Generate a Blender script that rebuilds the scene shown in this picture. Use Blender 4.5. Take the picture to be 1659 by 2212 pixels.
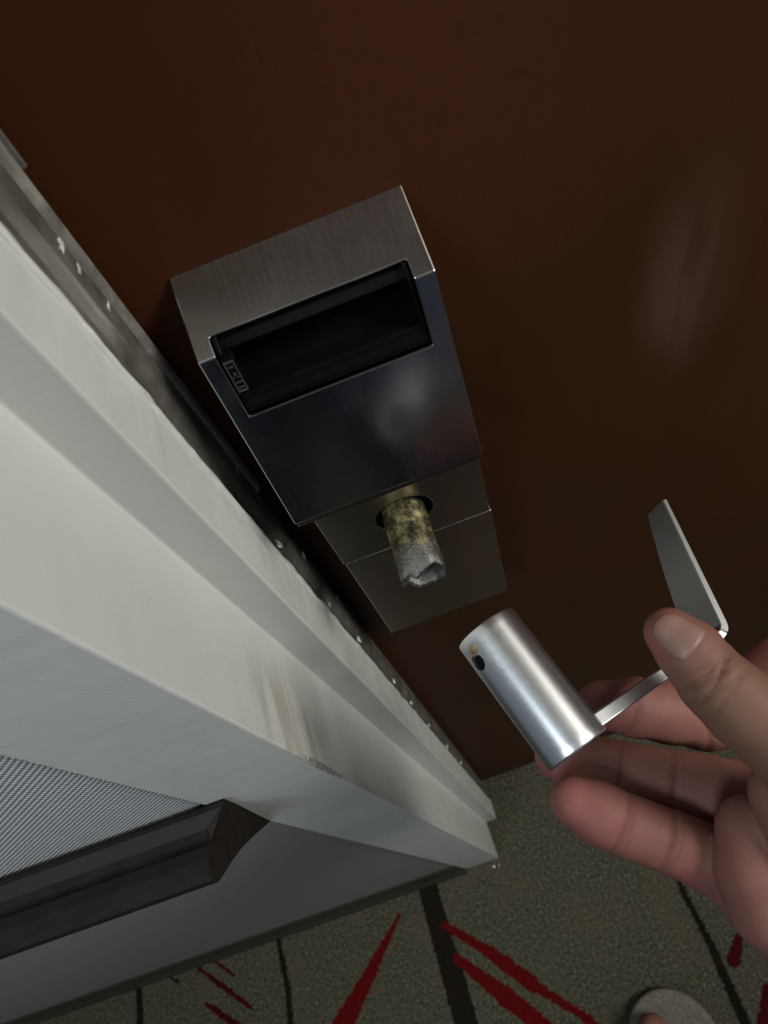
import bpy, bmesh, math, random
import numpy as np
from mathutils import Vector, Matrix, noise as mnoise
random.seed(7)
for o in list(bpy.data.objects): bpy.data.objects.remove(o)
C = bpy.context.scene.collection
scn = bpy.context.scene

# ------------------------------------------------------------------ scale and camera
# Plan units have the camera at (0,0,0), the door face at y=.17 and the carpet at z=-1.14.
S = 1.1
H = 1.14
def W(p): return Vector((p[0]*S, p[1]*S, (p[2]+H)*S))
CB = np.array([[0.9340773732928774, -0.353357593787135, -0.051360214322425636],
               [-0.28365167696385507, -0.8216703359762574, 0.4943678641783444],
               [-0.2168898034898649, -0.4472094250903387, -0.8677341431870115]])   # rows: world axes in camera (right, down, forward)
CX, CY, F = 829.5, 1106.0, 1600.0
def ray(px, py): return CB @ np.array([px-CX, py-CY, F]) / F
def dep(px, py, d): return ray(px, py)*d                   # point at a given distance in front of the lens
def atz(px, py, z): r = ray(px, py); return r*z/r[2]
def aty(px, py, y): r = ray(px, py); return r*y/r[1]
cam = bpy.data.cameras.new('camera'); co = bpy.data.objects.new('camera', cam); C.objects.link(co)
right, down, fwd = CB[:, 0], CB[:, 1], CB[:, 2]
M = Matrix(((right[0], -down[0], -fwd[0], 0), (right[1], -down[1], -fwd[1], 0), (right[2], -down[2], -fwd[2], 0), (0, 0, 0, 1)))
co.matrix_world = Matrix.Translation(W((0, 0, 0))) @ M
cam.sensor_fit = 'VERTICAL'; cam.sensor_height = 24.0; cam.lens = 24.0*F/2212.0
cam.clip_start = 0.01
cam.dof.use_dof = True; cam.dof.focus_distance = 0.30; cam.dof.aperture_fstop = 12
scn.camera = co
scn.view_settings.view_transform = 'Standard'; scn.view_settings.look = 'None'
scn.view_settings.gamma = 1; scn.view_settings.use_curve_mapping = False
scn.view_settings.exposure = 0.0
# ------------------------------------------------------------------ world and lamps
w = bpy.data.worlds.new('world'); scn.world = w; w.use_nodes = True
w.node_tree.nodes['Background'].inputs[0].default_value = (.75, .86, 1, 1)
w.node_tree.nodes['Background'].inputs[1].default_value = 0.14
def area(name, loc, target, sx, sy, power, col):
    l = bpy.data.lights.new(name, 'AREA'); l.shape = 'RECTANGLE'; l.size = sx; l.size_y = sy; l.energy = power; l.color = col
    o = bpy.data.objects.new(name, l); C.objects.link(o); o.location = W(loc)
    o.rotation_euler = (W(target)-W(loc)).to_track_quat('-Z', 'Y').to_euler(); return o
area('corridor_lamp_left', (-.75, -.75, 1.12), (-.2, 0, -.5), .5, .5, 11, (.86, .95, 1.0))
area('corridor_lamp_right', (1.35, -.40, 1.10), (-.1, .05, -.4), .8, .8, 44.0, (1.0, .95, .85))
area('lock_glint_light', (.10, -1.50, -.93), (0, .14, -.2), .08, .08, .03, (1.0, .96, .9))  # added low light, no real fixture, for a glint on the lock face

# ------------------------------------------------------------------ materials
def mat(name, col=(.5, .5, .5), rough=.5, metal=0.0, spec=.5):
    m = bpy.data.materials.new(name); m.use_nodes = True
    nt = m.node_tree; b = nt.nodes['Principled BSDF']
    b.inputs['Base Color'].default_value = (*col, 1); b.inputs['Roughness'].default_value = rough
    b.inputs['Metallic'].default_value = metal; b.inputs['Specular IOR Level'].default_value = spec
    return m, nt, b
def N(nt, t, **kw):
    n = nt.nodes.new(t)
    for k, v in kw.items():
        if k.startswith('i_'): n.inputs[k[2:].replace('_', ' ')].default_value = v
        else: setattr(n, k, v)
    return n
def L(nt, a, b): nt.links.new(a, b)
def objco(nt, scale=(1, 1, 1), rot=(0, 0, 0)):
    t = N(nt, 'ShaderNodeTexCoord'); mp = N(nt, 'ShaderNodeMapping')
    mp.inputs['Scale'].default_value = scale; mp.inputs['Rotation'].default_value = rot
    L(nt, t.outputs['Object'], mp.inputs['Vector']); return mp.outputs['Vector']
def noise(nt, vec, scale, detail=4, rough=.6, dist=0):
    n = N(nt, 'ShaderNodeTexNoise'); n.inputs['Scale'].default_value = scale; n.inputs['Detail'].default_value = detail
    n.inputs['Roughness'].default_value = rough; n.inputs['Distortion'].default_value = dist
    L(nt, vec, n.inputs['Vector']); return n.outputs['Fac']
def ramp(nt, fac, stops):
    r = N(nt, 'ShaderNodeValToRGB'); e = r.color_ramp.elements
    e[0].position, e[0].color = stops[0][0], (*stops[0][1], 1); e[1].position, e[1].color = stops[-1][0], (*stops[-1][1], 1)
    for p, c in stops[1:-1]:
        x = e.new(p); x.color = (*c, 1)
    L(nt, fac, r.inputs['Fac']); return r.outputs['Color']
def bump(nt, b, h, strength, dist):
    n = N(nt, 'ShaderNodeBump'); n.inputs['Strength'].default_value = strength; n.inputs['Distance'].default_value = dist
    L(nt, h, n.inputs['Height']); L(nt, n.outputs['Normal'], b.inputs['Normal'])
def mixc(nt, fac, a, b):
    m = N(nt, 'ShaderNodeMix', data_type='RGBA')
    for s, v in ((m.inputs[0], fac), (m.inputs[6], a), (m.inputs[7], b)):
        if hasattr(v, 'links'): L(nt, v, s)
        else: s.default_value = v if not isinstance(v, tuple) else (*v, 1)
    return m.outputs[2]
def math_(nt, op, a, b=None, c=None, clamp=False):
    m = N(nt, 'ShaderNodeMath', operation=op, use_clamp=clamp)
    for i, v in enumerate((a, b, c)):
        if v is None: continue
        if hasattr(v, 'links'): L(nt, v, m.inputs[i])
        else: m.inputs[i].default_value = v
    return m.outputs[0]
def vmath(nt, op, a, b=None):
    m = N(nt, 'ShaderNodeVectorMath', operation=op)
    for i, v in enumerate((a, b)):
        if v is None: continue
        if hasattr(v, 'links'): L(nt, v, m.inputs[i])
        else: m.inputs[i].default_value = v
    return m
def sstep(nt, x, lo, hi, a=0.0, b=1.0):
    m = N(nt, 'ShaderNodeMapRange', interpolation_type='SMOOTHSTEP')
    L(nt, x, m.inputs[0]); m.inputs[1].default_value = lo; m.inputs[2].default_value = hi
    m.inputs[3].default_value = a; m.inputs[4].default_value = b; return m.outputs[0]

def wood():
    m, nt, b = mat('stained_veneer', rough=.5, spec=.2)
    v = objco(nt, (9, 9, 1.6)); n1 = noise(nt, v, 2.2, 5, .6, .4)
    v2 = objco(nt, (1, 1, 1)); n2 = noise(nt, v2, 3.0, 3, .5); n3 = noise(nt, objco(nt, (260, 260, 60)), 3, 2)
    c = ramp(nt, n1, [(.3, (.033, .0140, .0055)), (.5, (.045, .0175, .0060)), (.72, (.057, .0210, .0068))])
    c2 = mixc(nt, sstep(nt, n2, .35, .7), c, (.072, .0200, .0068))
    c3 = mixc(nt, sstep(nt, n3, .45, .75, 0, .3), c2, (.035, .015, .008))
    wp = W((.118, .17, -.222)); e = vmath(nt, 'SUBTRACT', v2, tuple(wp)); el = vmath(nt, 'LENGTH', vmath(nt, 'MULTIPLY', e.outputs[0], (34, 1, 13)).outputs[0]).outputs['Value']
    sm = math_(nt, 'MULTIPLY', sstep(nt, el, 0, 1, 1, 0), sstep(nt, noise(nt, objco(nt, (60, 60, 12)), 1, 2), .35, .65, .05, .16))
    c3 = mixc(nt, sm, c3, (.30, .24, .22))          # soft gloss highlight painted into the veneer as a pale streaky patch
    L(nt, c3, b.inputs['Base Color']); L(nt, sstep(nt, n2, .2, .8, .42, .56), b.inputs['Roughness'])
    bump(nt, b, n3, .12, .0004); return m
def paint():
    m, nt, b = mat('frame_paint', rough=.34, spec=.5)
    v = objco(nt); n = noise(nt, v, 60, 4); n2 = noise(nt, v, 700, 3); n3 = noise(nt, v, 9, 3)
    base = mixc(nt, sstep(nt, n3, .3, .7), (.62, .655, .65), (.67, .69, .675))
    # brown scuffs rubbed on the inner face at hand height
    p = W((-.074, .079, -.262)); d = vmath(nt, 'SUBTRACT', v, tuple(p))
    d2 = vmath(nt, 'MULTIPLY', d.outputs[0], (420, 26, 15)); ln = vmath(nt, 'LENGTH', d2.outputs[0])
    n4 = noise(nt, objco(nt, (1, 9, 46), (.12, 0, 0)), 1.6, 2, .45, .3)
    msk = math_(nt, 'MULTIPLY', sstep(nt, ln.outputs['Value'], .25, 1.0, 1, 0), sstep(nt, n4, .42, .60, 0, .55))
    base = mixc(nt, msk, base, (.36, .315, .255))
    q = W((-.074, .0695, -.30)); e = vmath(nt, 'SUBTRACT', v, tuple(q))
    e2 = vmath(nt, 'MULTIPLY', e.outputs[0], (420, 420, 22)); el = vmath(nt, 'LENGTH', e2.outputs[0])
    n5 = noise(nt, v, 420, 3)
    ms2 = math_(nt, 'MULTIPLY', sstep(nt, el.outputs['Value'], .4, 1.1, 1, 0), sstep(nt, n5, .38, .55, 0, .8))
    base = mixc(nt, ms2, base, (.17, .16, .155))
    L(nt, base, b.inputs['Base Color'])
    L(nt, sstep(nt, n, .3, .7, .27, .40), b.inputs['Roughness'])
    h = math_(nt, 'ADD', math_(nt, 'MULTIPLY', n, .6), math_(nt, 'MULTIPLY', n2, .5)); bump(nt, b, h, .35, .0006); return m
def wallcover():
    m, nt, b = mat('woven_vinyl_wallcovering', rough=.5)
    v = objco(nt); sp = N(nt, 'ShaderNodeSeparateXYZ'); L(nt, v, sp.inputs[0])
    k = 2*math.pi/.00175
    nx = noise(nt, v, 25, 2)
    u = math_(nt, 'ADD', math_(nt, 'MULTIPLY', sp.outputs[0], k), math_(nt, 'MULTIPLY', nx, 1.0))
    a = math_(nt, 'SINE', math_(nt, 'ADD', u, math_(nt, 'MULTIPLY', sp.outputs[2], k*.18)))
    c = math_(nt, 'SINE', math_(nt, 'SUBTRACT', math_(nt, 'MULTIPLY', sp.outputs[2], k*.62), math_(nt, 'MULTIPLY', u, .5)))
    h = math_(nt, 'MULTIPLY', math_(nt, 'ADD', a, 1), math_(nt, 'ADD', c, 1))
    col = ramp(nt, math_(nt, 'MULTIPLY', h, .25), [(0.03, (.20, .225, .26)), (.16, (.70, .75, .77)), (.7, (.84, .88, .89))])
    L(nt, col, b.inputs['Base Color']); bump(nt, b, h, .5, .0004); return m
def plain(name, col, rough, spec=.5, ns=120, amt=.12, bs=.15, metal=0.0):
    m, nt, b = mat(name, col, rough, metal, spec); v = objco(nt); n = noise(nt, v, ns, 4)
    dk = tuple(x*(1-amt) for x in col); lt = tuple(min(1, x*(1+amt)) for x in col)
    L(nt, ramp(nt, n, [(.3, dk), (.7, lt)]), b.inputs['Base Color']); bump(nt, b, n, bs, .0004)
    L(nt, sstep(nt, n, .3, .7, rough*.9, min(1, rough*1.12)), b.inputs['Roughness']); return m
def metal(name, col, rough, along=(1, 1, 1), amt=.1):
    m, nt, b = mat(name, col, rough, 1.0)
    n = noise(nt, objco(nt, along), 1500, 3, .7); n2 = noise(nt, objco(nt), 45, 4)
    L(nt, ramp(nt, n, [(.25, tuple(x*(1-amt) for x in col)), (.75, col)]), b.inputs['Base Color'])
    L(nt, math_(nt, 'ADD', sstep(nt, n, .2, .8, rough*.9, rough*1.15), sstep(nt, n2, .4, .8, 0, .06)), b.inputs['Roughness'])
    bump(nt, b, n, .02, .0001); return m
def skin():
    m, nt, b = mat('skin', rough=.6, spec=.28)
    v = objco(nt); n = noise(nt, v, 55, 4); n2 = noise(nt, v, 650, 4, .7); n3 = noise(nt, v, 22, 2)
    at = N(nt, 'ShaderNodeAttribute', attribute_name='tone'); sp = N(nt, 'ShaderNodeSeparateColor'); L(nt, at.outputs['Color'], sp.inputs[0])
    c = ramp(nt, n, [(.3, (.185, .086, .068)), (.7, (.235, .112, .088))])
    c = mixc(nt, sp.outputs[0], c, (.245, .088, .082))       # pink fingertips and palm
    c = mixc(nt, sp.outputs[1], c, (.160, .092, .058))        # tanned back of the thumb
    c = mixc(nt, sp.outputs[2], c, (.10, .035, .030))         # creases
    c = mixc(nt, sstep(nt, n2, .5, .8, 0, .25), c, (.16, .075, .055))
    L(nt, c, b.inputs['Base Color']); b.inputs['Subsurface Weight'].default_value = .18
    b.inputs['Subsurface Radius'].default_value = (1, .3, .2); b.inputs['Subsurface Scale'].default_value = .003
    w_ = N(nt, 'ShaderNodeTexVoronoi', feature='DISTANCE_TO_EDGE'); w_.inputs['Scale'].default_value = 900; L(nt, v, w_.inputs['Vector'])
    h = math_(nt, 'ADD', math_(nt, 'MULTIPLY', w_.outputs['Distance'], .7), n2); bump(nt, b, h, .18, .0003); return m
def brass():
    m, nt, b = mat('worn_brass', rough=.48, metal=.75)
    v = objco(nt); n = noise(nt, v, 170, 5, .65); n2 = noise(nt, v, 900, 3); n3 = noise(nt, v, 60, 2)
    sp = N(nt, 'ShaderNodeSeparateXYZ'); L(nt, v, sp.inputs[0])
    yv = W((0, .128, 0))[1]
    end = sstep(nt, math_(nt, 'ADD', sp.outputs[1], math_(nt, 'MULTIPLY', n, .004)), yv-.002, yv+.006, 1, 0)
    c = ramp(nt, n, [(.40, (.045, .045, .030)), (.52, (.17, .155, .08)), (.68, (.55, .48, .24))])
    g = ramp(nt, n2, [(.3, (.09, .09, .085)), (.7, (.19, .19, .175))])
    c = mixc(nt, end, c, g); L(nt, c, b.inputs['Base Color'])
    L(nt, sstep(nt, n2, .3, .7, .38, .6), b.inputs['Roughness']); bump(nt, b, n2, .45, .0006); return m
def carpet(segs):
    m, nt, b = mat('patterned_carpet', rough=.95, spec=.1)
    v = objco(nt); fine = noise(nt, v, 240, 5, .8); mid = noise(nt, v, 120, 3); big = noise(nt, v, 11, 3)
    voro = N(nt, 'ShaderNodeTexVoronoi'); voro.inputs['Scale'].default_value = 520; L(nt, v, voro.inputs['Vector'])
    c = ramp(nt, fine, [(.36, (.024, .024, .015)), (.46, (.080, .080, .054)), (.56, (.150, .148, .105)), (.68, (.46, .45, .35))])
    sp_ = noise(nt, v, 620, 3, .7); c = mixc(nt, sstep(nt, sp_, .56, .72, 0, .45), c, (.42, .41, .33)); c = mixc(nt, sstep(nt, sp_, .30, .44, .6, 0), c, (.02, .02, .012))
    c = mixc(nt, sstep(nt, mid, .35, .65, 0, .35), c, (.10, .10, .068))
    c = mixc(nt, sstep(nt, big, .45, .7, 0, .35), c, (.17, .13, .10))
    wob = vmath(nt, 'SUBTRACT', N(nt, 'ShaderNodeTexNoise').outputs['Color'], (.5, .5, .5))
    nn = [x for x in nt.nodes if x.type == 'TEX_NOISE'][-1]; nn.inputs['Scale'].default_value = 210; nn.inputs['Detail'].default_value = 3; L(nt, v, nn.inputs['Vector'])
    wb = vmath(nt, 'MULTIPLY', wob.outputs[0], (.011, .011, 0)); p = vmath(nt, 'ADD', v, wb.outputs[0]).outputs[0]
    fl = vmath(nt, 'MULTIPLY', p, (1, 1, 0)).outputs[0]
    for a, bb, w0, w1, colr in segs:
        a = Vector((a[0], a[1], 0)); bb = Vector((bb[0], bb[1], 0)); ab = bb-a
        pa = vmath(nt, 'SUBTRACT', fl, tuple(a)).outputs[0]
        dt = vmath(nt, 'DOT_PRODUCT', pa, tuple(ab)).outputs['Value']
        t = math_(nt, 'DIVIDE', dt, ab.length_squared, clamp=True)
        sc = N(nt, 'ShaderNodeVectorMath', operation='SCALE'); sc.inputs[0].default_value = tuple(ab); L(nt, t, sc.inputs[3])
        dv = vmath(nt, 'SUBTRACT', pa, sc.outputs[0]).outputs[0]
        ln = vmath(nt, 'LENGTH', dv).outputs['Value']
        wd = math_(nt, 'ADD', math_(nt, 'MULTIPLY', t, w1-w0), w0)
        msk = sstep(nt, math_(nt, 'SUBTRACT', ln, wd), -.0009, .0009, 1, 0)
        dark = tuple(x*.55 for x in colr)
        c = mixc(nt, msk, c, mixc(nt, sstep(nt, fine, .35, .65), dark, colr))
    L(nt, c, b.inputs['Base Color'])
    h = math_(nt, 'ADD', fine, math_(nt, 'MULTIPLY', voro.outputs['Distance'], .6)); bump(nt, b, h, 1.0, .004); return m

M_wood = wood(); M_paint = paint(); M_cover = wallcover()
M_lowwall = plain('grey_vinyl_wall', (.235, .238, .225), .6, .4, 300, .06, .08)
M_rail = plain('dark_rubber_rail', (.013, .0127, .013), .55, .22, 90, .25, .12)
M_railend = plain('brown_rail_end', (.008, .0045, .003), .7, .3)
M_base = plain('dark_rubber_base', (.045, .040, .033), .5, .4)
M_seal = plain('grimy_seal', (.095, .092, .083), .42, .5, 70, .5, .3)
M_sealr = plain('grimy_grey_bulb', (.19, .186, .175), .38, .5, 120, .45, .3)
M_gap = plain('shadow_gap_steel', (.03, .028, .025), .6)
M_satin = metal('satin_nickel', (.50, .485, .47), .20, (1, .04, .04))
M_satin2 = metal('satin_nickel_plate', (.36, .33, .30), .30, (.04, 1, 1))
M_chrome = metal('brushed_chrome', (.80, .83, .86), .30, (1, 1, 1), .03)
M_black = plain('gloss_black_plastic', (.004, .004, .005), .38, .12, 100, .1, .02)
M_dliner = metal('dark_satin', (.16, .15, .145), .35)
M_icon = plain('grey_print', (.055, .055, .055), .5)
M_dark = plain('dark_hole', (.004, .004, .004), .8)
M_brass = brass(); M_skin = skin()
M_nail = plain('nail', (.25, .145, .12), .42, .45, 40, .06, .03)
M_chip = plain('paint_chip', (.62, .62, .60), .6)
M_slip = plain('terry_cloth', (.15, .14, .12), .9, .2, 320, .35, 1.0)
M_ceil = plain('ceiling_paint', (.7, .7, .68), .8)
M_oppo = plain('opposite_wallcovering', (.16, .19, .25), .7)
M_lamp, ntl, bl = mat('lamp_glow'); bl.inputs['Emission Color'].default_value = (.9, .96, 1, 1); bl.inputs['Emission Strength'].default_value = 1.2

# ------------------------------------------------------------------ mesh helpers
def link(name, me, m, parent=None, smooth=False):
    o = bpy.data.objects.new(name, me); C.objects.link(o)
    for x in (m if isinstance(m, (list, tuple)) else [m]): me.materials.append(x)
    if smooth:
        for p in me.polygons: p.use_smooth = True
    if parent: o.parent = parent
    return o
def mesh(name, V, Fc, m, parent=None, smooth=False, world=False):
    me = bpy.data.meshes.new(name); me.from_pydata([W(v) if not world else v for v in V], [], Fc)
    bm = bmesh.new(); bm.from_mesh(me); bmesh.ops.remove_doubles(bm, verts=bm.verts, dist=1e-7)
    bmesh.ops.recalc_face_normals(bm, faces=bm.faces); bm.to_mesh(me); bm.free()
    return link(name, me, m, parent, smooth)
def bevel(o, width, seg=2, ang=35):
    b = o.modifiers.new('bevel', 'BEVEL'); b.width = width; b.segments = seg; b.limit_method = 'ANGLE'; b.angle_limit = math.radians(ang)
    b.harden_normals = False; return o
def box(name, a, b, m, parent=None, bv=0):
    V = [(x, y, z) for x in (a[0], b[0]) for y in (a[1], b[1]) for z in (a[2], b[2])]
    Fc = [(0, 1, 3, 2), (4, 6, 7, 5), (0, 4, 5, 1), (2, 3, 7, 6), (0, 2, 6, 4), (1, 5, 7, 3)]
    o = mesh(name, V, Fc, m, parent)
    if bv: bevel(o, bv)
    return o
def prism(name, prof, axis, a, b, m, parent=None, bv=0, steps=1, jit=None):
    """extrude a closed outline; axis 'z': prof is (x,y); axis 'x': prof is (y,z)"""
    V = []; n = len(prof)
    for s in range(steps+1):
        t = a+(b-a)*s/steps
        for i, q in enumerate(prof):
            p = (q[0], q[1], t) if axis == 'z' else (t, q[0], q[1])
            if jit: p = jit(i, t, p)
            V.append(p)
    Fc = [tuple(range(n)), tuple(range(steps*n, steps*n+n))]
    for s in range(steps):
        for i in range(n): j = (i+1) % n; Fc.append((s*n+i, s*n+j, (s+1)*n+j, (s+1)*n+i))
    o = mesh(name, V, Fc, m, parent)
    if bv: bevel(o, bv)
    return o
def empty(name, loc):
    o = bpy.data.objects.new(name, None); C.objects.link(o); o.empty_display_size = .02; return o
def tag(o, label, cat, group=None):
    o['label'] = label; o['category'] = cat
    if group: o['group'] = group
    return o
def struct(o, label=None, cat=None):
    o['kind'] = 'structure'
    if label: o['label'] = label
    if cat: o['category'] = cat
    return o

# ------------------------------------------------------------------ the setting
TOP = 1.25
def fseg(a, b, w0, w1, col):
    pa, pb = W(atz(*a, -H)), W(atz(*b, -H)); k = 1.19/1600*S/2
    return ((pa[0], pa[1]), (pb[0], pb[1]), w0*k, w1*k, col)
DK = (.020, .017, .013); DKB = (.024, .019, .015); RD = (.19, .006, .008); RD2 = (.09, .006, .012)
segs = [fseg((921, 1908), (1008, 2214), 36, 42, DKB), fseg((1008, 2214), (1060, 2400), 42, 46, DKB),
        fseg((598, 2010), (622, 2140), 10, 11, DK), fseg((622, 2140), (636, 2300), 11, 12, DK),
        fseg((300, 2125), (305, 2300), 13, 14, DK), fseg((1440, 1840), (1480, 1935), 7, 10, DK), fseg((1480, 1935), (1535, 2040), 10, 13, DK), fseg((1535, 2040), (1618, 2230), 14, 18, DK),
        fseg((863, 1975), (806, 2090), 6, 20, RD), fseg((806, 2090), (735, 2225), 22, 38, RD),
        fseg((960, 1998), (1050, 2052), 13, 17, RD), fseg((1050, 2052), (1150, 2125), 20, 26, RD), fseg((1150, 2125), (1260, 2195), 17, 12, RD), fseg((1260, 2195), (1380, 2290), 14, 20, RD),
        fseg((988, 2072), (1090, 2150), 16, 28, RD), fseg((1090, 2150), (1200, 2240), 32, 26, RD),
        fseg((424, 2088), (480, 2130), 6, 9, RD2), fseg((480, 2130), (542, 2176), 10, 7, RD2), fseg((455, 2070), (503, 2105), 5, 7, RD2), fseg((446, 2168), (520, 2220), 8, 14, RD2),
        fseg((360, 2108), (388, 2122), 4, 7, DK), fseg((1604, 2000), (1584, 2075), 10, 22, RD2), fseg((1655, 2130), (1652, 2230), 10, 26, RD2)]
M_carpet = carpet(segs)
floor = struct(mesh('floor', [(-2.2, -2, -H), (2.2, -2, -H), (2.2, .35, -H), (-2.2, .35, -H)], [(0, 1, 2, 3)], M_carpet), 'olive grey loop carpet with dark and red stripes', 'carpet')
ceil = struct(box('ceiling', (-2.2, -2, TOP), (2.2, .35, TOP+.05), M_ceil))
struct(box('wall_back', (-2.2, -2.06, -H), (2.2, -2.0, TOP), M_oppo))
wall = struct(box('wall_left', (-2.2, .0715, -H), (-.1225, .19, TOP), M_lowwall), 'grey wall left of the white door frame', 'wall')
RZ = -.322
box('wallcovering', (-2.2, .0705, RZ), (-.1217, .0716, TOP), M_cover, wall)
struct(box('wall_right', (.86, .0715, -H), (2.2, .19, TOP), M_cover))
base = struct(prism('baseboard_left', [(.0716, -H), (.0630, -H), (.0645, -H+.012), (.0680, -H+.022), (.0695, -H+.098), (.0716, -H+.101)], 'x', -2.2, -.1217, M_base), 'dark rubber cove base under the grey wall', 'baseboard')

# painted steel door frame: front face, inner face and stop
def jit(i, t, p):
    if i in (4,):
        k = mnoise.noise(Vector((0, 3, t*260)))*.0006+mnoise.noise(Vector((5, 3, t*60)))*.0006; return (p[0]+k*.6, p[1]+k, p[2])
    if i in (1,): k = mnoise.noise(Vector((0, 9, t*210)))*.00008; return (p[0]+k, p[1]+k, p[2])
    return p
fp = [(-.1215, .069), (-.0740, .069), (-.0740, .1165), (-.0590, .1165), (-.0578, .1413), (-.0640, .1460), (-.0640, .19), (-.1215, .19)]
frame = struct(prism('trim_1', fp, 'z', -H, TOP, M_paint, None, .0009, 420, jit), 'white painted door frame with stepped stop and scuffed edge', 'door frame')
# bead of thick paint along the stop edge
V = []; Fc = []; ns = 360
for s in range(ns+1):
    z = -.42+.62*s/ns
    sw = max(0, min(1, (z+.30)/.08))
    for k in range(7):
        a = math.pi*2*k/7; r = (.0007+.0005*sw)*(1+.35*mnoise.noise(Vector((z*150, 0, 2))))
        V.append((-.0583+r*math.cos(a), .1385+.0012*mnoise.noise(Vector((z*18, 1, 0)))+r*1.5*math.sin(a), z))
    if s:
        for k in range(7): Fc.append(((s-1)*7+k, (s-1)*7+(k+1) % 7, s*7+(k+1) % 7, s*7+k))
mesh('paint_bead', V, Fc, M_paint, frame, True)
ch = []
for (z, r) in ((-.245, .0013), (-.315, .0009), (-.37, .0011), (-.46, .0012), (-.52, .0008), (-.60, .0010), (-.70, .0012), (-.80, .001)):
    bm = bmesh.new(); bmesh.ops.create_icosphere(bm, subdivisions=1, radius=r)
    for v in bm.verts: v.co = v.co*random.uniform(.6, 1.4)+Vector(W((-.0570, .1425+random.uniform(-.001, .002), z)))
    me = bpy.data.meshes.new('paint_flake'); bm.to_mesh(me); bm.free(); link('paint_flake', me, M_chip, frame)
# weather seal between stop and door
def jit2(i, t, p):
    k = mnoise.noise(Vector((i*3, 2, t*70)))*.0003; return (p[0]+k, p[1], p[2])
seal = struct(prism('trim_2', [(-.0640, .1412), (-.0596, .1425), (-.0592, .1475), (-.0578, .1500), (-.0571, .1515), (-.0568, .1590), (-.0590, .1600), (-.0590, .1650), (-.0640, .1655)], 'z', -H, TOP, M_seal, None, .0004, 200, jit2), 'dark grimy weather seal strip between frame and door', 'seal')
prism('seal_fin', [(-.0590, .1610), (-.0566, .1625), (-.0562, .1655), (-.0590, .1655)], 'z', -.235, TOP, M_sealr, seal, .0002)
prism('seal_lip', [(-.0590, .1650), (-.0552, .1660), (-.0552, .1672), (-.0590, .1668)], 'z', -.091, TOP, M_seal, seal, .0002)
for (z, r) in ((-.105, .0011), (-.112, .0007), (-.125, .0006), (-.21, .0007), (-.285, .0016), (-.34, .001)):
    bm = bmesh.new(); bmesh.ops.create_icosphere(bm, subdivisions=2, radius=r)
    for v in bm.verts: v.co = Vector((v.co.x*.35, v.co.y*random.uniform(.7, 1.1), v.co.z*random.uniform(.8, 1.6)))+Vector(W((-.0567, .1565+random.uniform(-.002, .002), z)))
    me = bpy.data.meshes.new('dried_paint_spot'); bm.to_mesh(me); bm.free(); link('dried_paint_spot', me, M_chip, seal)

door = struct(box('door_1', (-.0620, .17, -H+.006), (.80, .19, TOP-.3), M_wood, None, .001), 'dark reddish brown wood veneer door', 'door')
struct(prism('trim_3', [(.7975, .069), (.86, .069), (.86, .19), (.802, .19), (.802, .145), (.7975, .14)], 'z', -H, TOP, M_paint))
struct(box('wall_top', (-.1215, .0715, TOP-.3), (.86, .19, TOP), M_cover))

# chair rail
rp = [(.0705, -.287), (.0690, -.2875), (.0655, -.2845), (.0600, -.2868), (.0565, -.2862), (.0555, -.2880), (.0540, -.2862), (.0490, -.2835), (.0440, -.2825), (.0415, -.2845), (.0408, -.2890), (.0440, -.2960), (.0490, -.3060), (.0545, -.3185), (.0600, -.3340), (.0640, -.3460), (.0705, -.3660)]
def rj(i, t, p):
    return (p[0]+.0085, min(p[1], .0686), p[2]) if (t > -.2 and i in (0, 1, 2)) else p
rail = tag(prism('chair_rail', rp, 'x', -2.1, -.1217, M_rail, None, .0005, 1, rj), 'dark grooved rubber chair rail on the wall left of the door frame', 'chair rail')
prism('rail_end', rp, 'x', -.1217, -.1211, M_railend, rail, 0, 1, rj)

# ------------------------------------------------------------------ electronic door lock
lock = tag(empty('door_lock', (0, 0, 0)), 'satin metal card lock with its lever broken off on the brown door', 'door lock')
xl, xr, ol, orr = -.0430, .0253, -.0378, .0192
z0, rg, bt = (.17, -.1345), (.1455, -.1444), (.1300, -.2149)
s1 = (.1510, -.1422); s3 = (.1407, -.1665)
rows = [z0, s1, rg, s3, bt]
cols = [xl, ol, orr, xr]
V = [(x, y, z) for (y, z) in rows for x in cols]; Fc = []
for r in range(4):
    for c in range(3):
        if c == 1 and r in (1, 2): continue
        Fc.append((r*4+c, r*4+c+1, (r+1)*4+c+1, (r+1)*4+c))
nb = len(V)
V += [(xl, .17, -.2149), (xr, .17, -.2149), (ol, .17, -.2149), (orr, .17, -.2149)]
Fc += [tuple([r*4 for r in range(5)])+(nb,), tuple([r*4+3 for r in range(5)])+(nb+1,), (16, 17, nb+2, nb), (17, 18, nb+3, nb+2), (18, 19, nb+1, nb+3)]
hs = mesh('lock_housing', V, Fc, M_satin, lock)
so = hs.modifiers.new('solid', 'SOLIDIFY'); so.thickness = .0014; so.offset = -1
bevel(hs, .0009, 2, 25)
# reader throat: channelled black plastic set into the opening
rd = [(.1520, -.1432), (.1525, -.1455), (.1500, -.1478), (.1560, -.1530), (.1580, -.1600), (.1500, -.1610), (.1440, -.1602), (.1432, -.1622), (.1420, -.1640), (.1418, -.1660), (.165, -.1665), (.165, -.1432)]
rdo = prism('card_reader', rd, 'x', ol+.0003, orr-.0003, M_black, lock, .0004)
def prx(name, prof, a, b, m, parent, bv=0): return prism(name, prof, 'x', a, b, m, parent, bv)
prx('reader_cheek', [(.1518, -.1430), (.1470, -.1455), (.1420, -.1655), (.160, -.1655)], ol+.0002, ol+.0016, M_black, rdo, .0003)
prx('reader_cheek', [(.1518, -.1430), (.1470, -.1455), (.1420, -.1655), (.160, -.1655)], orr-.0016, orr-.0002, M_black, rdo, .0003)
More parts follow.
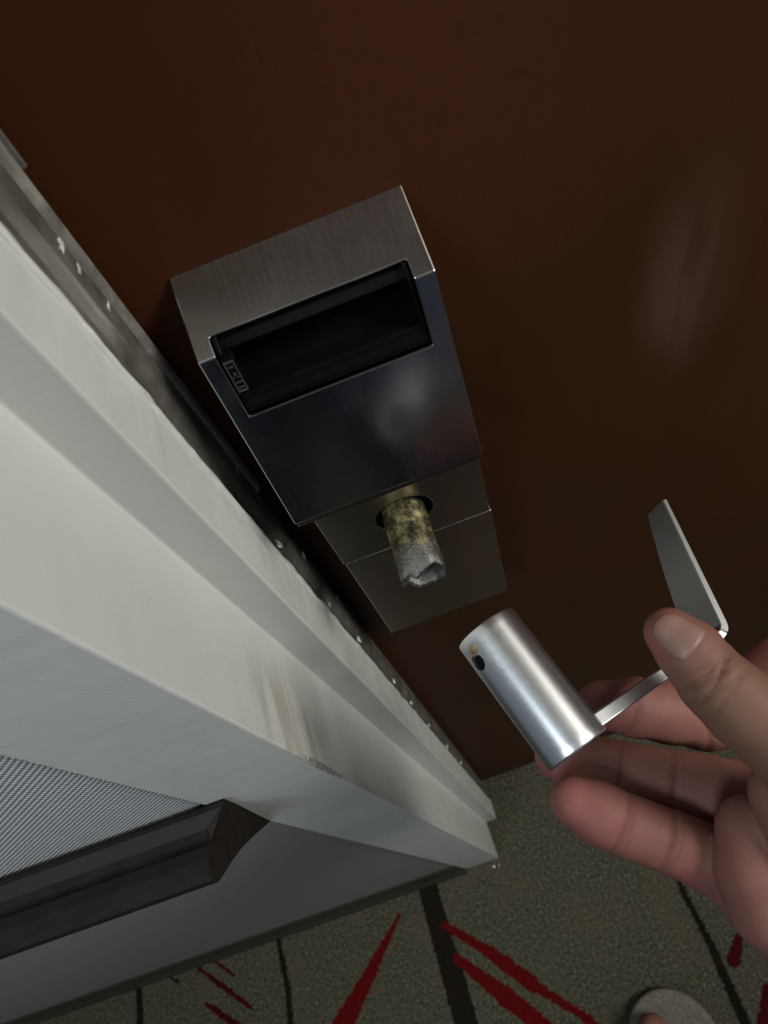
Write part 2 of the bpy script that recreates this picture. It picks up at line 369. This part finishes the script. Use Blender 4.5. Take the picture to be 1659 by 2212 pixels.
# printed pictogram of a card going into a slot
def onface(x, t, off=.0):      # t runs down the front face from the ridge
    y = rg[0]+(s3[0]-rg[0])*t; z = rg[1]+(s3[1]-rg[1])*t; return (x, y+.0002-off, z)
ic = []
def bar(x0, x1, t0, t1):
    i = len(ic); ic.extend([onface(x0, t0), onface(x1, t0), onface(x1, t1), onface(x0, t1), onface(x0, t0, .0002), onface(x1, t0, .0002), onface(x1, t1, .0002), onface(x0, t1, .0002)]); return i
IF = []
xa = ol+.0005
bk = prism('icon_plate', [onface(0, .10, -.0035)[1:], onface(0, .10)[1:], onface(0, .62)[1:], onface(0, .62, -.0035)[1:]], 'x', xa, xa+.0036, M_black, rdo, .0002)
for q in ((0, .0030, .12, .15), (0, .0004, .15, .57), (.0026, .0030, .15, .57), (0, .0030, .57, .60), (.0008, .0022, .20, .225), (.0012, .0020, .30, .34), (.0006, .0011, .36, .38), (.0017, .0024, .36, .38), (.0006, .0026, .44, .46), (.0006, .0024, .52, .54)):
    i = bar(xa+.0002+q[0], xa+.0002+q[1], q[2], q[3])
    for f in ((0, 1, 2, 3), (4, 5, 6, 7), (0, 1, 5, 4), (1, 2, 6, 5), (2, 3, 7, 6), (3, 0, 4, 7)): IF.append(tuple(i+k for k in f))
mesh('insert_card_icon', ic, IF, M_icon, rdo)
# upper plate with the spindle hole
def holeplate(name, x0, x1, zt, zb, yf, yb, cxx, czz, r, m, parent):
    n = 64; inner = []; outer = []
    for k in range(n):
        a = 2*math.pi*k/n; dx, dz = math.cos(a), math.sin(a)
        inner.append((cxx+r*dx, czz+r*dz))
        ts = []
        if dx > 1e-9: ts.append((x1-cxx)/dx)
        if dx < -1e-9: ts.append((x0-cxx)/dx)
        if dz > 1e-9: ts.append((zt-czz)/dz)
        if dz < -1e-9: ts.append((zb-czz)/dz)
        t = min(ts); outer.append((cxx+t*dx, czz+t*dz))
    for (X_, Z_) in ((x0, zt), (x1, zt), (x0, zb), (x1, zb)):     # snap nearest to the corners
        k = min(range(n), key=lambda i: (outer[i][0]-X_)**2+(outer[i][1]-Z_)**2); outer[k] = (X_, Z_)
    V = []; Fc = []
    for y in (yf, yb):
        V += [(p[0], y, p[1]) for p in inner]+[(p[0], y, p[1]) for p in outer]
    for k in range(n):
        j = (k+1) % n
        Fc += [(k, j, n+j, n+k), (2*n+k, 3*n+k, 3*n+j, 2*n+j), (k, 2*n+k, 2*n+j, j), (n+k, n+j, 3*n+j, 3*n+k)]
    return mesh(name, V, Fc, m, parent)
sx, sz = -.0078, -.2635
up = holeplate('upper_plate', -.0413, .0266, -.2135, -.2876, .1460, .1692, sx, sz, .0122, M_satin2, lock)
bevel(up, .0005, 2, 40)
box('lower_plate', (-.0407, .1460, -.3860), (.0273, .1692, -.2882), M_satin2, lock, .0006)
box('housing_liner', (xl+.0005, .1303, -.2180), (xr-.0005, .1690, -.2145), M_dliner, lock, .0004)
box('mounting_block', (-.038, .1600, -.3800), (.024, .1697, -.2100), M_dark, lock)
# broken spindle sleeve: torn hollow tube
def tube_end(a):     # radius factor at the torn end, a notch squeezed in from above
    return 1
n = 56; V = []; Fc = []; rings = []
L0, L1 = .160, .1175
prof_out = [(.160, .0086), (.150, .0088), (.143, .0090), (.136, .0090), (.130, .0091), (.125, .0090), (.121, .0089), (.1175, .0087)]
def sp(y, a, r, q):
    t = max(0, (.128-y)/.011)
    x = r*math.cos(a); z = r*math.sin(a)
    if z > 0: z *= (1-.45*t*math.exp(-((x+.0015)/.0045)**2))           # crushed top
    x *= 1+.06*t
    yy = y+q*(.0007*math.sin(a*2+.6)+.0005*math.sin(a*5.0+2)+.0018*mnoise.noise(Vector((2.2*math.cos(a), 2.2*math.sin(a), 1))))*min(1, t*1.2)
    dz = .0004*mnoise.noise(Vector((x*500, y*400, z*500)))
    return (sx-.0012*(1-(y-.1175)/.04)+x+dz, yy, sz-.0003*t+z+dz)
for (y, r) in prof_out: rings.append([sp(y, 2*math.pi*k/n, r, 1) for k in range(n)])
rings.append([sp(.1168, 2*math.pi*k/n, .0079, 1) for k in range(n)])
for (y, r) in ((.1180, .0071), (.124, .0069), (.134, .0068)): rings.append([sp(y, 2*math.pi*k/n, r, 1) for k in range(n)])
rings.append([sp(.1345, 2*math.pi*k/n, .0002, 0) for k in range(n)])
for rr in rings: V += rr
for i in range(len(rings)-1):
    for k in range(n): j = (k+1) % n; Fc.append((i*n+k, i*n+j, (i+1)*n+j, (i+1)*n+k))
spd = mesh('broken_spindle', V, Fc, M_brass, lock, True)
# ------------------------------------------------------------------ broken lever handle, held in the hand
lever = tag(empty('lever_handle', (0, 0, 0)), 'broken off silver door lever with a round hub held in the hand', 'door handle')
P = lambda px, py, d: dep(px, py, d)
nrm = lambda v: v/np.linalg.norm(v)
hubA = P(1049, 1357, .2300); hubB = P(1249, 1622, .2130)      # open end, lever end
u = nrm(hubB-hubA); R = .01035
side = P(1580, 1372, .226)-P(1290, 1600, .213); v = nrm(side-u*np.dot(side, u)*.6)
nn_ = nrm(np.cross(u, v)); nn_ = nn_ if np.dot(nn_, fwd) > 0 else -nn_
e1 = nrm(v-u*np.dot(v, u)); e2 = nn_
Lh = np.linalg.norm(hubB-hubA); n = 72; V = []; Fc = []
pr = [(Lh, .0), (Lh, R*.96), (Lh-.0003, R*.99), (Lh-.0007, R)]+[(Lh*(1-i/14), R) for i in range(1, 14)]+[(.0006, R), (.0002, R*.985), (0, R*.955), (0, R*.74), (.0004, R*.72), (.02, R*.70), (.0205, 0)]
for (t, r) in pr:
    for k in range(n):
        a = 2*math.pi*k/n; V.append(hubA+u*t+(e1*math.cos(a)+e2*math.sin(a))*max(r, 1e-6))
for i in range(len(pr)-1):
    for k in range(n): j = (k+1) % n; Fc.append((i*n+k, i*n+j, (i+1)*n+j, (i+1)*n+k))
hub = mesh('hub', V, Fc, M_chrome, lever, True)
# set screw hole: countersunk cutter plus dark bore and brass burr
def surf(px, py):       # first hit of a view ray with the hub
    d = ray(px, py); o = -hubA
    dd = d-u*np.dot(d, u); oo = o-u*np.dot(o, u); a = dd@dd; b = 2*dd@oo; c = oo@oo-R*R
    t = (-b-math.sqrt(b*b-4*a*c))/(2*a); p = d*t; q = p-hubA; return p, nrm(q-u*np.dot(q, u))
hp, hn = surf(1033, 1432)
def disc(name, c, nrm_, r0, r1, depth0, depth1, m, parent, seg=28, close=True):
    t1 = nrm(np.cross(nrm_, u)); t2 = np.cross(nrm_, t1); V = []; Fc = []
    for (r, dd) in ((r0, depth0), (r1, depth1), (0, depth1)):
        for k in range(seg):
            a = 2*math.pi*k/seg; V.append(c+nrm_*dd+(t1*math.cos(a)+t2*math.sin(a))*max(r, 1e-6))
    for i in range(2):
        for k in range(seg): j = (k+1) % seg; Fc.append((i*seg+k, i*seg+j, (i+1)*seg+j, (i+1)*seg+k))
    return mesh(name, V, Fc, m, parent)
cut = disc('set_screw_hole', hp, hn, .0027, .0023, .0008, -.0032, M_dark, hub)
V2 = [v_.co.copy() for v_ in cut.data.vertices]
bmc = bmesh.new(); bmc.from_mesh(cut.data)
bmesh.ops.holes_fill(bmc, edges=[e for e in bmc.edges if e.is_boundary], sides=0); bmesh.ops.recalc_face_normals(bmc, faces=bmc.faces)
bmc.to_mesh(cut.data); bmc.free()
# do the cut now so no helper object remains
bo = hub.modifiers.new('bore', 'BOOLEAN'); bo.operation = 'DIFFERENCE'; bo.solver = 'EXACT'; bo.object = cut
bpy.context.view_layer.update()
dg = bpy.context.evaluated_depsgraph_get(); me2 = bpy.data.meshes.new_from_object(hub.evaluated_get(dg))
hub.modifiers.clear(); hub.data = me2
for pl_ in me2.polygons: pl_.use_smooth = True
me2.set_sharp_from_angle(angle=math.radians(35))
bpy.data.objects.remove(cut)
disc('set_screw_hole', hp, hn, .0024, .0022, -.0012, -.0031, M_dark, hub)
# brass burr: little flake ring on the rim of the hole
V = []; Fc = []; b0, bn = surf(1023, 1404)
t1 = nrm(np.cross(bn, u)); t2 = np.cross(bn, t1)
for i in range(7):
    for k in range(7):
        a, b_ = (i/6-.5)*.0040, (k/6-.5)*.0036
        V.append(b0+t1*a+t2*b_+bn*(-.00008-(a*a)/(2*R)*1.0-.00006+.00028*max(0, 1-(a/.0020)**2-(b_/.0018)**2)+.0001*random.random()))
for i in range(6):
    for k in range(6): Fc.append((i*7+k, i*7+k+1, (i+1)*7+k+1, (i+1)*7+k))
mesh('brass_burr', V, Fc, plain('burr_brass', (.42, .33, .17), .5, .5, 300, .4, .8, 1.0), hub, True)
# one bent strip: lever bar and return leg, near edge traced, width running away from the viewer
wB = .0185; th = .0029
cA = P(1262, 1598, .2120); cB = P(1583, 1366, .2240); cC = P(1440, 1076, .2440)
# near-edge centre line with a rounded corner
d1 = nrm(cB-cA); d2 = nrm(cC-cB); rr = .0042
path = [cA+(cB-d1*rr-cA)*i/10 for i in range(11)]
for i in range(1, 7):
    t = i/7; path.append((1-t)**2*(cB-d1*rr)+2*t*(1-t)*cB+t*t*(cB+d2*rr))
path += [cB+d2*rr+(cC-cB-d2*rr)*i/14 for i in range(15)]
pn = nrm(np.cross(d1, d2)); pn = pn if pn@fwd > 0 else -pn
wdir = nrm(P(1500, 1418, .2424)-P(1583, 1366, .2240))
def strip(path_, name, wid, thk, m):
    V = []; Fc = []; m_ = len(path_)
    for i, p in enumerate(path_):
        tg = nrm(path_[min(i+1, m_-1)]-path_[max(i-1, 0)])
        nr = nrm(np.cross(tg, pn))
        inn = nr if np.dot(nr, (cA+cC)/2-cB) > 0 else -nr
        wd = nrm(wdir-tg*np.dot(wdir, tg)*.7)
        ww = wid(i/(m_-1))
        tt = thk(i/(m_-1))
        for (a, b) in ((0, 0), (0, .04), (0, 1), (1, 1), (1, .04), (1, 0)): V.append(p+inn*a*tt+wd*b*ww)
    for i in range(m_-1):
        for k in range(6): j = (k+1) % 6; Fc.append((i*6+k, i*6+j, (i+1)*6+j, (i+1)*6+k))
    Fc += [tuple(range(6)), tuple(range((m_-1)*6, m_*6))]
    return bevel(mesh(name, V, Fc, m, lever), .0006, 3, 40)
strip(path[:14], 'lever_bar', lambda t: wB, lambda t: .0046-.0020*t, M_chrome)
M_leg = metal('brushed_chrome_shaded', (.27, .27, .28), .34)  # same strip as the bar; the leg's shade is put into a darker colour
lg = strip(path[13:], 'return_leg', lambda t: wB*(1-.45*t*t), lambda t: .0026-.0010*t, M_leg)

# ------------------------------------------------------------------ hand and foot surfaces grown from a distance field
def capsule(Pt, a, b, ra, rb):
    ab = b-a; t = np.clip(((Pt-a)@ab)/(ab@ab), 0, 1); q = Pt-(a+t[..., None]*ab)
    return np.sqrt((q*q).sum(-1))-(ra+(rb-ra)*t)
def smin(a, b, k):
    h = np.clip(.5+.5*(b-a)/k, 0, 1); return b*(1-h)+a*h-k*h*(1-h)
def surface_nets(sd, lo, h):
    s = sd; nx, ny, nz = s.shape; ins = s < 0
    c = np.zeros((nx-1, ny-1, nz-1), int)
    for i in (0, 1):
        for j in (0, 1):
            for k in (0, 1): c += ins[i:nx-1+i, j:ny-1+j, k:nz-1+k]
    act = (c > 0) & (c < 8); idx = -np.ones(act.shape, int); cells = np.argwhere(act); idx[act] = np.arange(len(cells))
    acc = np.zeros((len(cells), 3)); cnt = np.zeros(len(cells))
    for ax in range(3):
        for a in (0, 1):
            for b in (0, 1):
                o0 = [0, 0, 0]; oth = [q for q in range(3) if q != ax]; o0[oth[0]] = a; o0[oth[1]] = b; o1 = list(o0); o1[ax] = 1
                c0 = cells+o0; c1 = cells+o1; s0 = s[c0[:, 0], c0[:, 1], c0[:, 2]]; s1_ = s[c1[:, 0], c1[:, 1], c1[:, 2]]
                m = (s0 < 0) != (s1_ < 0); t = s0[m]/(s0[m]-s1_[m]); acc[m] += c0[m]+t[:, None]*(c1[m]-c0[m]); cnt[m] += 1
    Vt = lo+acc/cnt[:, None]*h; Fc = []
    for ax in range(3):
        oth = [q for q in range(3) if q != ax]; sl0 = [slice(1, -1)]*3; 
        sl0 = [slice(1, d-1) for d in s.shape]; sl0[ax] = slice(0, s.shape[ax]-1); sl1 = list(sl0); sl1[ax] = slice(1, s.shape[ax])
        m = ins[tuple(sl0)] != ins[tuple(sl1)]; e = np.argwhere(m); off = np.array([1, 1, 1]); off[ax] = 0; e = e+off
        e = e[(e[:, oth[0]] < act.shape[oth[0]]) & (e[:, oth[1]] < act.shape[oth[1]])]
        q = []
        for (a, b) in ((-1, -1), (0, -1), (0, 0), (-1, 0)):
            cc = e.copy(); cc[:, oth[0]] += a; cc[:, oth[1]] += b; q.append(idx[cc[:, 0], cc[:, 1], cc[:, 2]])
        q = np.stack(q, 1); q = q[(q >= 0).all(1)]; Fc += q.tolist()
    return Vt, Fc
def field(prims, creases, h, margin=.004):
    """prims: chains (join softness, [(point, radius), ...], [(crease point, axis, depth, width), ...]); each is evaluated only near itself"""
    allp = np.array([p for c_ in prims for p, _ in c_[1]]); mr = max(r for c_ in prims for _, r in c_[1])
    lo = allp.min(0)-mr-margin; hi = allp.max(0)+mr+margin; nn = np.ceil((hi-lo)/h).astype(int)+1
    tot = np.full(nn, .02)
    for c_ in prims:
        k, chn, crs = c_[0], c_[1], (c_[2] if len(c_) > 2 else [])
        cp = np.array([p for p, _ in chn]); rr_ = max(r for _, r in chn)+.012
        a0 = np.maximum(0, np.floor((cp.min(0)-rr_-lo)/h).astype(int)); a1 = np.minimum(nn, np.ceil((cp.max(0)+rr_-lo)/h).astype(int)+1)
        g = np.stack(np.meshgrid(*[lo[i]+h*np.arange(a0[i], a1[i]) for i in range(3)], indexing='ij'), -1)
        d = np.full(g.shape[:3], .05)
        for (a, ra), (b, rb) in zip(chn[:-1], chn[1:]):
            m0 = np.minimum(a, b)-max(ra, rb)-.012; m1 = np.maximum(a, b)+max(ra, rb)+.012; org = lo+h*a0
            i0 = np.maximum(0, np.floor((m0-org)/h).astype(int)); i1 = np.minimum(d.shape, np.ceil((m1-org)/h).astype(int)+1)
            sl = tuple(slice(x, y) for x, y in zip(i0, i1))
            d[sl] = smin(d[sl], capsule(g[sl], a, b, ra, rb), .0035)
        for (cp_, ax_, am, wd) in crs:
            q = g-cp_; s_ = q@ax_; near = np.exp(-((q*q).sum(-1)-s_*s_)/(.012**2))
            d += near*am*(np.exp(-(s_/wd)**2)-.35*np.exp(-((s_)/(wd*6))**2)*0)
        sl = tuple(slice(x, y) for x, y in zip(a0, a1))
        tot[sl] = smin(tot[sl], d, max(k, 1e-6))
    return tot, lo
def grow(name, prims, creases, h, m, tone, parent=None):
    sd, lo = field(prims, creases, h); Vt, Fc = surface_nets(sd, lo, h)
    me = bpy.data.meshes.new(name); me.from_pydata([W(p) for p in Vt], [], Fc); me.validate()
    bm = bmesh.new(); bm.from_mesh(me)
    for _ in range(2): bmesh.ops.smooth_vert(bm, verts=bm.verts, factor=.5, use_axis_x=True, use_axis_y=True, use_axis_z=True)
    bmesh.ops.recalc_face_normals(bm, faces=bm.faces); bm.to_mesh(me); bm.free()
    at = me.color_attributes.new('tone', 'FLOAT_COLOR', 'POINT')
    col = tone(Vt); at.data.foreach_set('color', col.astype(np.float32).ravel())
    return link(name, me, m, parent, True)
k16 = 1/1600.
def J(px, py, d, rpx): return (P(px, py, d), rpx*k16*d)
thumb = [J(1446, 1366, .2030, 54), J(1492, 1410, .2010, 66), J(1545, 1474, .1985, 74), J(1610, 1532, .1970, 82), J(1690, 1590, .1960, 92), J(1800, 1680, .1960, 120), J(1930, 1860, .2100, 150)]
index = [J(1300, 1522, .2480, 52), J(1370, 1527, .2520, 60), J(1440, 1537, .2550, 64), J(1520, 1548, .2580, 68), J(1600, 1530, .2600, 80), J(1690, 1470, .2620, 88), J(1900, 1700, .2560, 130), J(2030, 2020, .2500, 140)]
middle = [J(1206, 1634, .2500, 51), J(1270, 1649, .2480, 57), J(1345, 1668, .2450, 61), J(1400, 1679, .2430, 61), J(1460, 1692, .2420, 66), J(1530, 1708, .2400, 70), J(1620, 1730, .2400, 80), J(1760, 1800, .2420, 100), J(2020, 2040, .2480, 130)]
ring = [J(1242, 1732, .2280, 54), J(1295, 1757, .2275, 62), J(1350, 1782, .2265, 62), J(1400, 1800, .2260, 60), J(1450, 1818, .2250, 62), J(1510, 1845, .2250, 64), J(1590, 1890, .2270, 72), J(1740, 1960, .2340, 100), J(2020, 2120, .2450, 130)]
pinky = [J(1405, 1805, .2560, 42), J(1450, 1830, .2530, 45), J(1500, 1850, .2500, 48), J(1560, 1885, .2450, 54), J(1640, 1950, .2400, 66), J(1800, 2080, .2400, 100), J(2030, 2180, .2450, 120)]
palm1 = [J(1618, 1790, .2140, 70), J(1628, 1880, .2120, 76), J(1665, 1960, .2120, 84), J(1790, 2060, .2200, 110), J(1980, 2180, .2350, 140)]
palm2 = [J(1700, 1715, .2020, 78), J(1790, 1840, .2060, 120), J(1930, 2020, .2200, 160)]
fore = [J(1990, 2060, .2380, 190), J(2120, 2240, .2450, 195), J(2300, 2520, .2560, 200)]
def crs(ch_, specs):        # creases: fraction along the chain's joints, depth, width, pulled to the palm side
    out = []
    for (t, am, wd) in specs:
        i_ = int(t); f_ = t-i_; a, b = ch_[i_][0], ch_[i_+1][0]; p = a+(b-a)*f_; r = ch_[i_][1]
        out.append((p-nrm(p)*r*.9, nrm(b-a), am, wd))
    return out
c_ring = crs(ring, [(1.95, .0010, .0009), (2.2, .0004, .0006), (3.95, .0011, .0010), (4.25, .0004, .0006)])
c_mid = crs(middle, [(1.9, .0010, .0009), (3.9, .0011, .0010), (4.2, .0004, .0006)])
c_ind = crs(index, [(1.0, .0009, .0009), (3.0, .0011, .0010)])
c_th = []
for (t_, am_) in ((1.5, .0004), (1.68, .0006), (1.84, .0005), (2.0, .0008), (2.2, .0005), (2.42, .0004)):
    q_ = crs(thumb, [(t_, am_, .0005)])[0]; tw = nrm(q_[1]+nrm(np.cross(q_[1], fwd))*random.uniform(-.3, .3)); c_th.append((q_[0], tw, am_*1.3, .0005))
prims = [(0, fore), (.010, palm2), (.0014, palm1), (.0012, ring, c_ring), (.0003, middle, c_mid), (.0003, index, c_ind), (.0012, pinky), (.0014, thumb, c_th)]
creases = c_ring+c_mid+c_ind+c_th
tipsP = [(P(1195, 1632, .245), .014), (P(1225, 1740, .222), .016), (P(1310, 1810, .215), .012), (P(1300, 1522, .245), .011), (P(1410, 1390, .200), .010), (P(1470, 1880, .22), .010), (P(1600, 1400, .26), .014)]
def tone(Vt):
    c = np.zeros((len(Vt), 4)); c[:, 3] = 1; c[:, 0] = .35
    for p, r in tipsP: c[:, 0] = np.maximum(c[:, 0], np.exp(-(((Vt-p)**2).sum(1))/(r*r))*1.0)
    for (a, ra), (b, rb) in zip(thumb[1:-1], thumb[2:]):
        d = capsule(Vt, a, b, ra, rb); nd = (Vt@fwd)-((a+b)/2)@fwd
        c[:, 1] = np.maximum(c[:, 1], np.clip(1-np.abs(d)/.002, 0, 1)*np.clip(.55-nd/.008, 0, 1))
    c[:, 1] *= np.clip(np.sqrt(((Vt-thumb[0][0])**2).sum(1))/.012-.6, 0, 1)
    for (p, ax_, am, wd) in creases:
        q = Vt-p; s_ = q@ax_; c[:, 2] = np.maximum(c[:, 2], np.exp(-(s_/(wd*.9))**2)*np.exp(-((q*q).sum(1)-s_*s_)/(.009**2))*min(1, am/.0011)*.6)
    c[:, 0] *= 1-c[:, 1]; return c
hand = tag(grow('hand', prims, creases, .0009, M_skin, tone), 'right hand pinching the broken silver lever between thumb and fingers', 'hand')
# thumbnail: curved plate lying on the thumb tip
na, nb_ = P(1416, 1338, .1985), P(1487, 1383, .1965)
ax = nrm(nb_-na); nc = P(1452, 1357, .2035)
outn = nrm(-(P(1450, 1357, .2)))
outn = nrm(outn-ax*np.dot(outn, ax)*1.0); sd_ = nrm(np.cross(ax, outn))
V = []; Fc = []; nu, nv = 16, 16; Lr = .0073; Wr = .0060
def thumbd(p):
    d = 1e9
    for (a, ra), (b, rb) in zip(thumb[:-1], thumb[1:]): 
        q = capsule(p[None, :], a, b, ra, rb)[0]; d = q if d > 1e8 else float(smin(np.array(d), np.array(q), .0035))
    return d
n0 = P(1447, 1352, .203)
for _ in range(60): n0 = n0+outn*(-thumbd(n0))*.8
for layer in (0, 1):
    for i in range(nu+1):
        for k in range(nv+1):
            s_, t_ = i/nu*2-1, k/nv*2-1
            fx = s_*math.sqrt(max(0, 1-.42*t_*t_)) if s_ < 0 else s_*math.sqrt(max(0, 1-.18*t_*t_)); ft = t_*(math.sqrt(max(0, 1-.30*s_*s_)) if s_ < 0 else (1-.10*s_*s_))
            p = n0+ax*fx*Lr+sd_*ft*Wr; gr = outn
            for _ in range(12):
                dd = thumbd(p); gr = nrm(np.array([thumbd(p+e_*1e-5)-dd for e_ in np.eye(3)])); p = p-gr*dd*.9
            V.append(p+gr*(.00035-.00025*(s_ ** 4)-.0002*t_**4 if layer == 0 else -.0006))
m_ = (nu+1)*(nv+1)
for i in range(nu):
    for k in range(nv):
        q = (i*(nv+1)+k, i*(nv+1)+k+1, (i+1)*(nv+1)+k+1, (i+1)*(nv+1)+k); Fc.append(q); Fc.append(tuple(m_+x for x in q[::-1]))
edge = [(i, 0) for i in range(nu)]+[(nu, k) for k in range(nv)]+[(i, nv) for i in range(nu, 0, -1)]+[(0, k) for k in range(nv, 0, -1)]
ei = [a*(nv+1)+b for a, b in edge]
for a, b in zip(ei, ei[1:]+ei[:1]): Fc.append((a, b, m_+b, m_+a))
mesh('thumbnail', V, Fc, M_nail, hand, True)

# ------------------------------------------------------------------ foot in an open slipper, toes just inside the frame
def Fp(px, py, z): return atz(px, py, z)
c0 = Fp(1462, 2264, -H+.02)
def sole(name, k, zb, zt, m, parent, dome=0):
    n = 40; V = []; Fc = []
    out = []
    for i in range(n):
        a = 2*math.pi*i/n; x = math.cos(a); y = math.sin(a)
        X_ = .054*k*x*(1-.10*max(0, -y)); Y_ = (.060*k*y if y > 0 else .215*k*y)
        out.append((c0[0]+X_+.05*max(0, -y)*0, c0[1]+Y_))
    for (zz, s_) in ((zb, .94), (zb+.004, 1.0), (zt-.003, 1.0), (zt-.0008, .985), (zt, .95), (zt-dome, .86), (zt-dome*1.2, .01)):
        cxm = sum(p[0] for p in out)/n; cym = sum(p[1] for p in out)/n
        for p in out: V.append((cxm+(p[0]-cxm)*s_, cym+(p[1]-cym)*s_, zz))
    for r in range(6):
        for i in range(n): j = (i+1) % n; Fc.append((r*n+i, r*n+j, (r+1)*n+j, (r+1)*n+i))
    Fc.append(tuple(range(n)))
    return mesh(name, V, Fc, m, parent, True)
slip = tag(sole('slipper', 1.0, -H, -H+.019, M_slip, None, .0015), 'greyish beige terry slipper tip on the carpet at the bottom edge', 'slipper')
zf = -H+.039
def FT(dx, dy, dz, r): return (np.array([c0[0]+dx, c0[1]+dy, zf+dz]), r)
toes = [(0, [FT(0, -.19, .05, .028), FT(.0, -.11, .022, .026), FT(-.002, -.065, .012, .018)]),
        (.02, [FT(0, -.19, .05, .034), FT(.004, -.19, .20, .040), FT(.01, -.20, .34, .052)]),
        (.012, [FT(-.022, -.085, .006, .016), FT(-.0285, -.030, .004, .0150), (Fp(1412, 2222, zf), .0165)]),
        (.004, [FT(-.006, -.07, .006, .011), FT(-.004, -.028, -.008, .0085), FT(-.004, -.012, -.009, .0078)]),
        (.004, [FT(.009, -.07, .005, .010), FT(.012, -.034, -.008, .0080), FT(.012, -.020, -.010, .0073)]),
        (.004, [FT(.021, -.075, .004, .010), FT(.0255, -.045, -.009, .0075), FT(.026, -.031, -.011, .0070)]),
        (.004, [FT(.030, -.085, .003, .010), FT(.036, -.060, -.010, .0070), FT(.037, -.048, -.0115, .0066)]),
        (.014, [FT(.02, -.10, .006, .016), FT(-.018, -.10, .010, .018)])]
foot = tag(grow('foot', toes, [], .003, M_skin, lambda Vt: np.tile(np.array([.25, 0, 0, 1.]), (len(Vt), 1))), 'bare right foot standing on the beige slipper, big toe showing', 'foot')

M_jean = plain('dark_denim', (.020, .042, .105), .9, .2, 900, .35, .4)
ax0, ay0 = c0[0], c0[1]
def T(x, y, z, r): return (np.array([x, y, z]), r)
tr = [(0, [T(ax0, ay0-.215, -H+.09, .055), T(ax0-.005, ay0-.19, -.86, .062), T(ax0-.01, ay0-.165, -.68, .066), T(ax0-.03, ay0-.19, -.50, .082), T(ax0-.05, ay0-.23, -.34, .095)]),
      (.03, [T(ax0-.27, ay0-.31, -H+.09, .055), T(ax0-.262, ay0-.27, -.86, .062), T(ax0-.255, ay0-.22, -.68, .066), T(ax0-.24, ay0-.22, -.50, .082), T(ax0-.22, ay0-.24, -.34, .095)]),
      (.05, [T(ax0-.08, ay0-.24, -.28, .105), T(ax0-.19, ay0-.245, -.28, .105)])]
grow('trousers', tr, [], .007, M_jean, lambda Vt: np.tile(np.array([0, 0, 0, 1.]), (len(Vt), 1)), foot)

# crumb of paint lying on the carpet by the frame foot
for (px, py, r) in ((1067, 1872, .0022), (1078, 1868, .0012)):
    bm = bmesh.new(); bmesh.ops.create_icosphere(bm, subdivisions=2, radius=r)
    q = W(atz(px, py, -H))
    for v_ in bm.verts: v_.co = Vector((v_.co.x*random.uniform(.7, 1.2), v_.co.y, v_.co.z*random.uniform(.5, .9)))+q+Vector((0, 0, r*.4))
    me = bpy.data.meshes.new('paint_crumb'); bm.to_mesh(me); bm.free()
    tag(link('paint_crumb', me, M_chip), 'larger white paint crumb on the carpet at the frame foot' if r > .002 else 'smaller white paint crumb on the carpet, right of the larger one', 'paint chip')
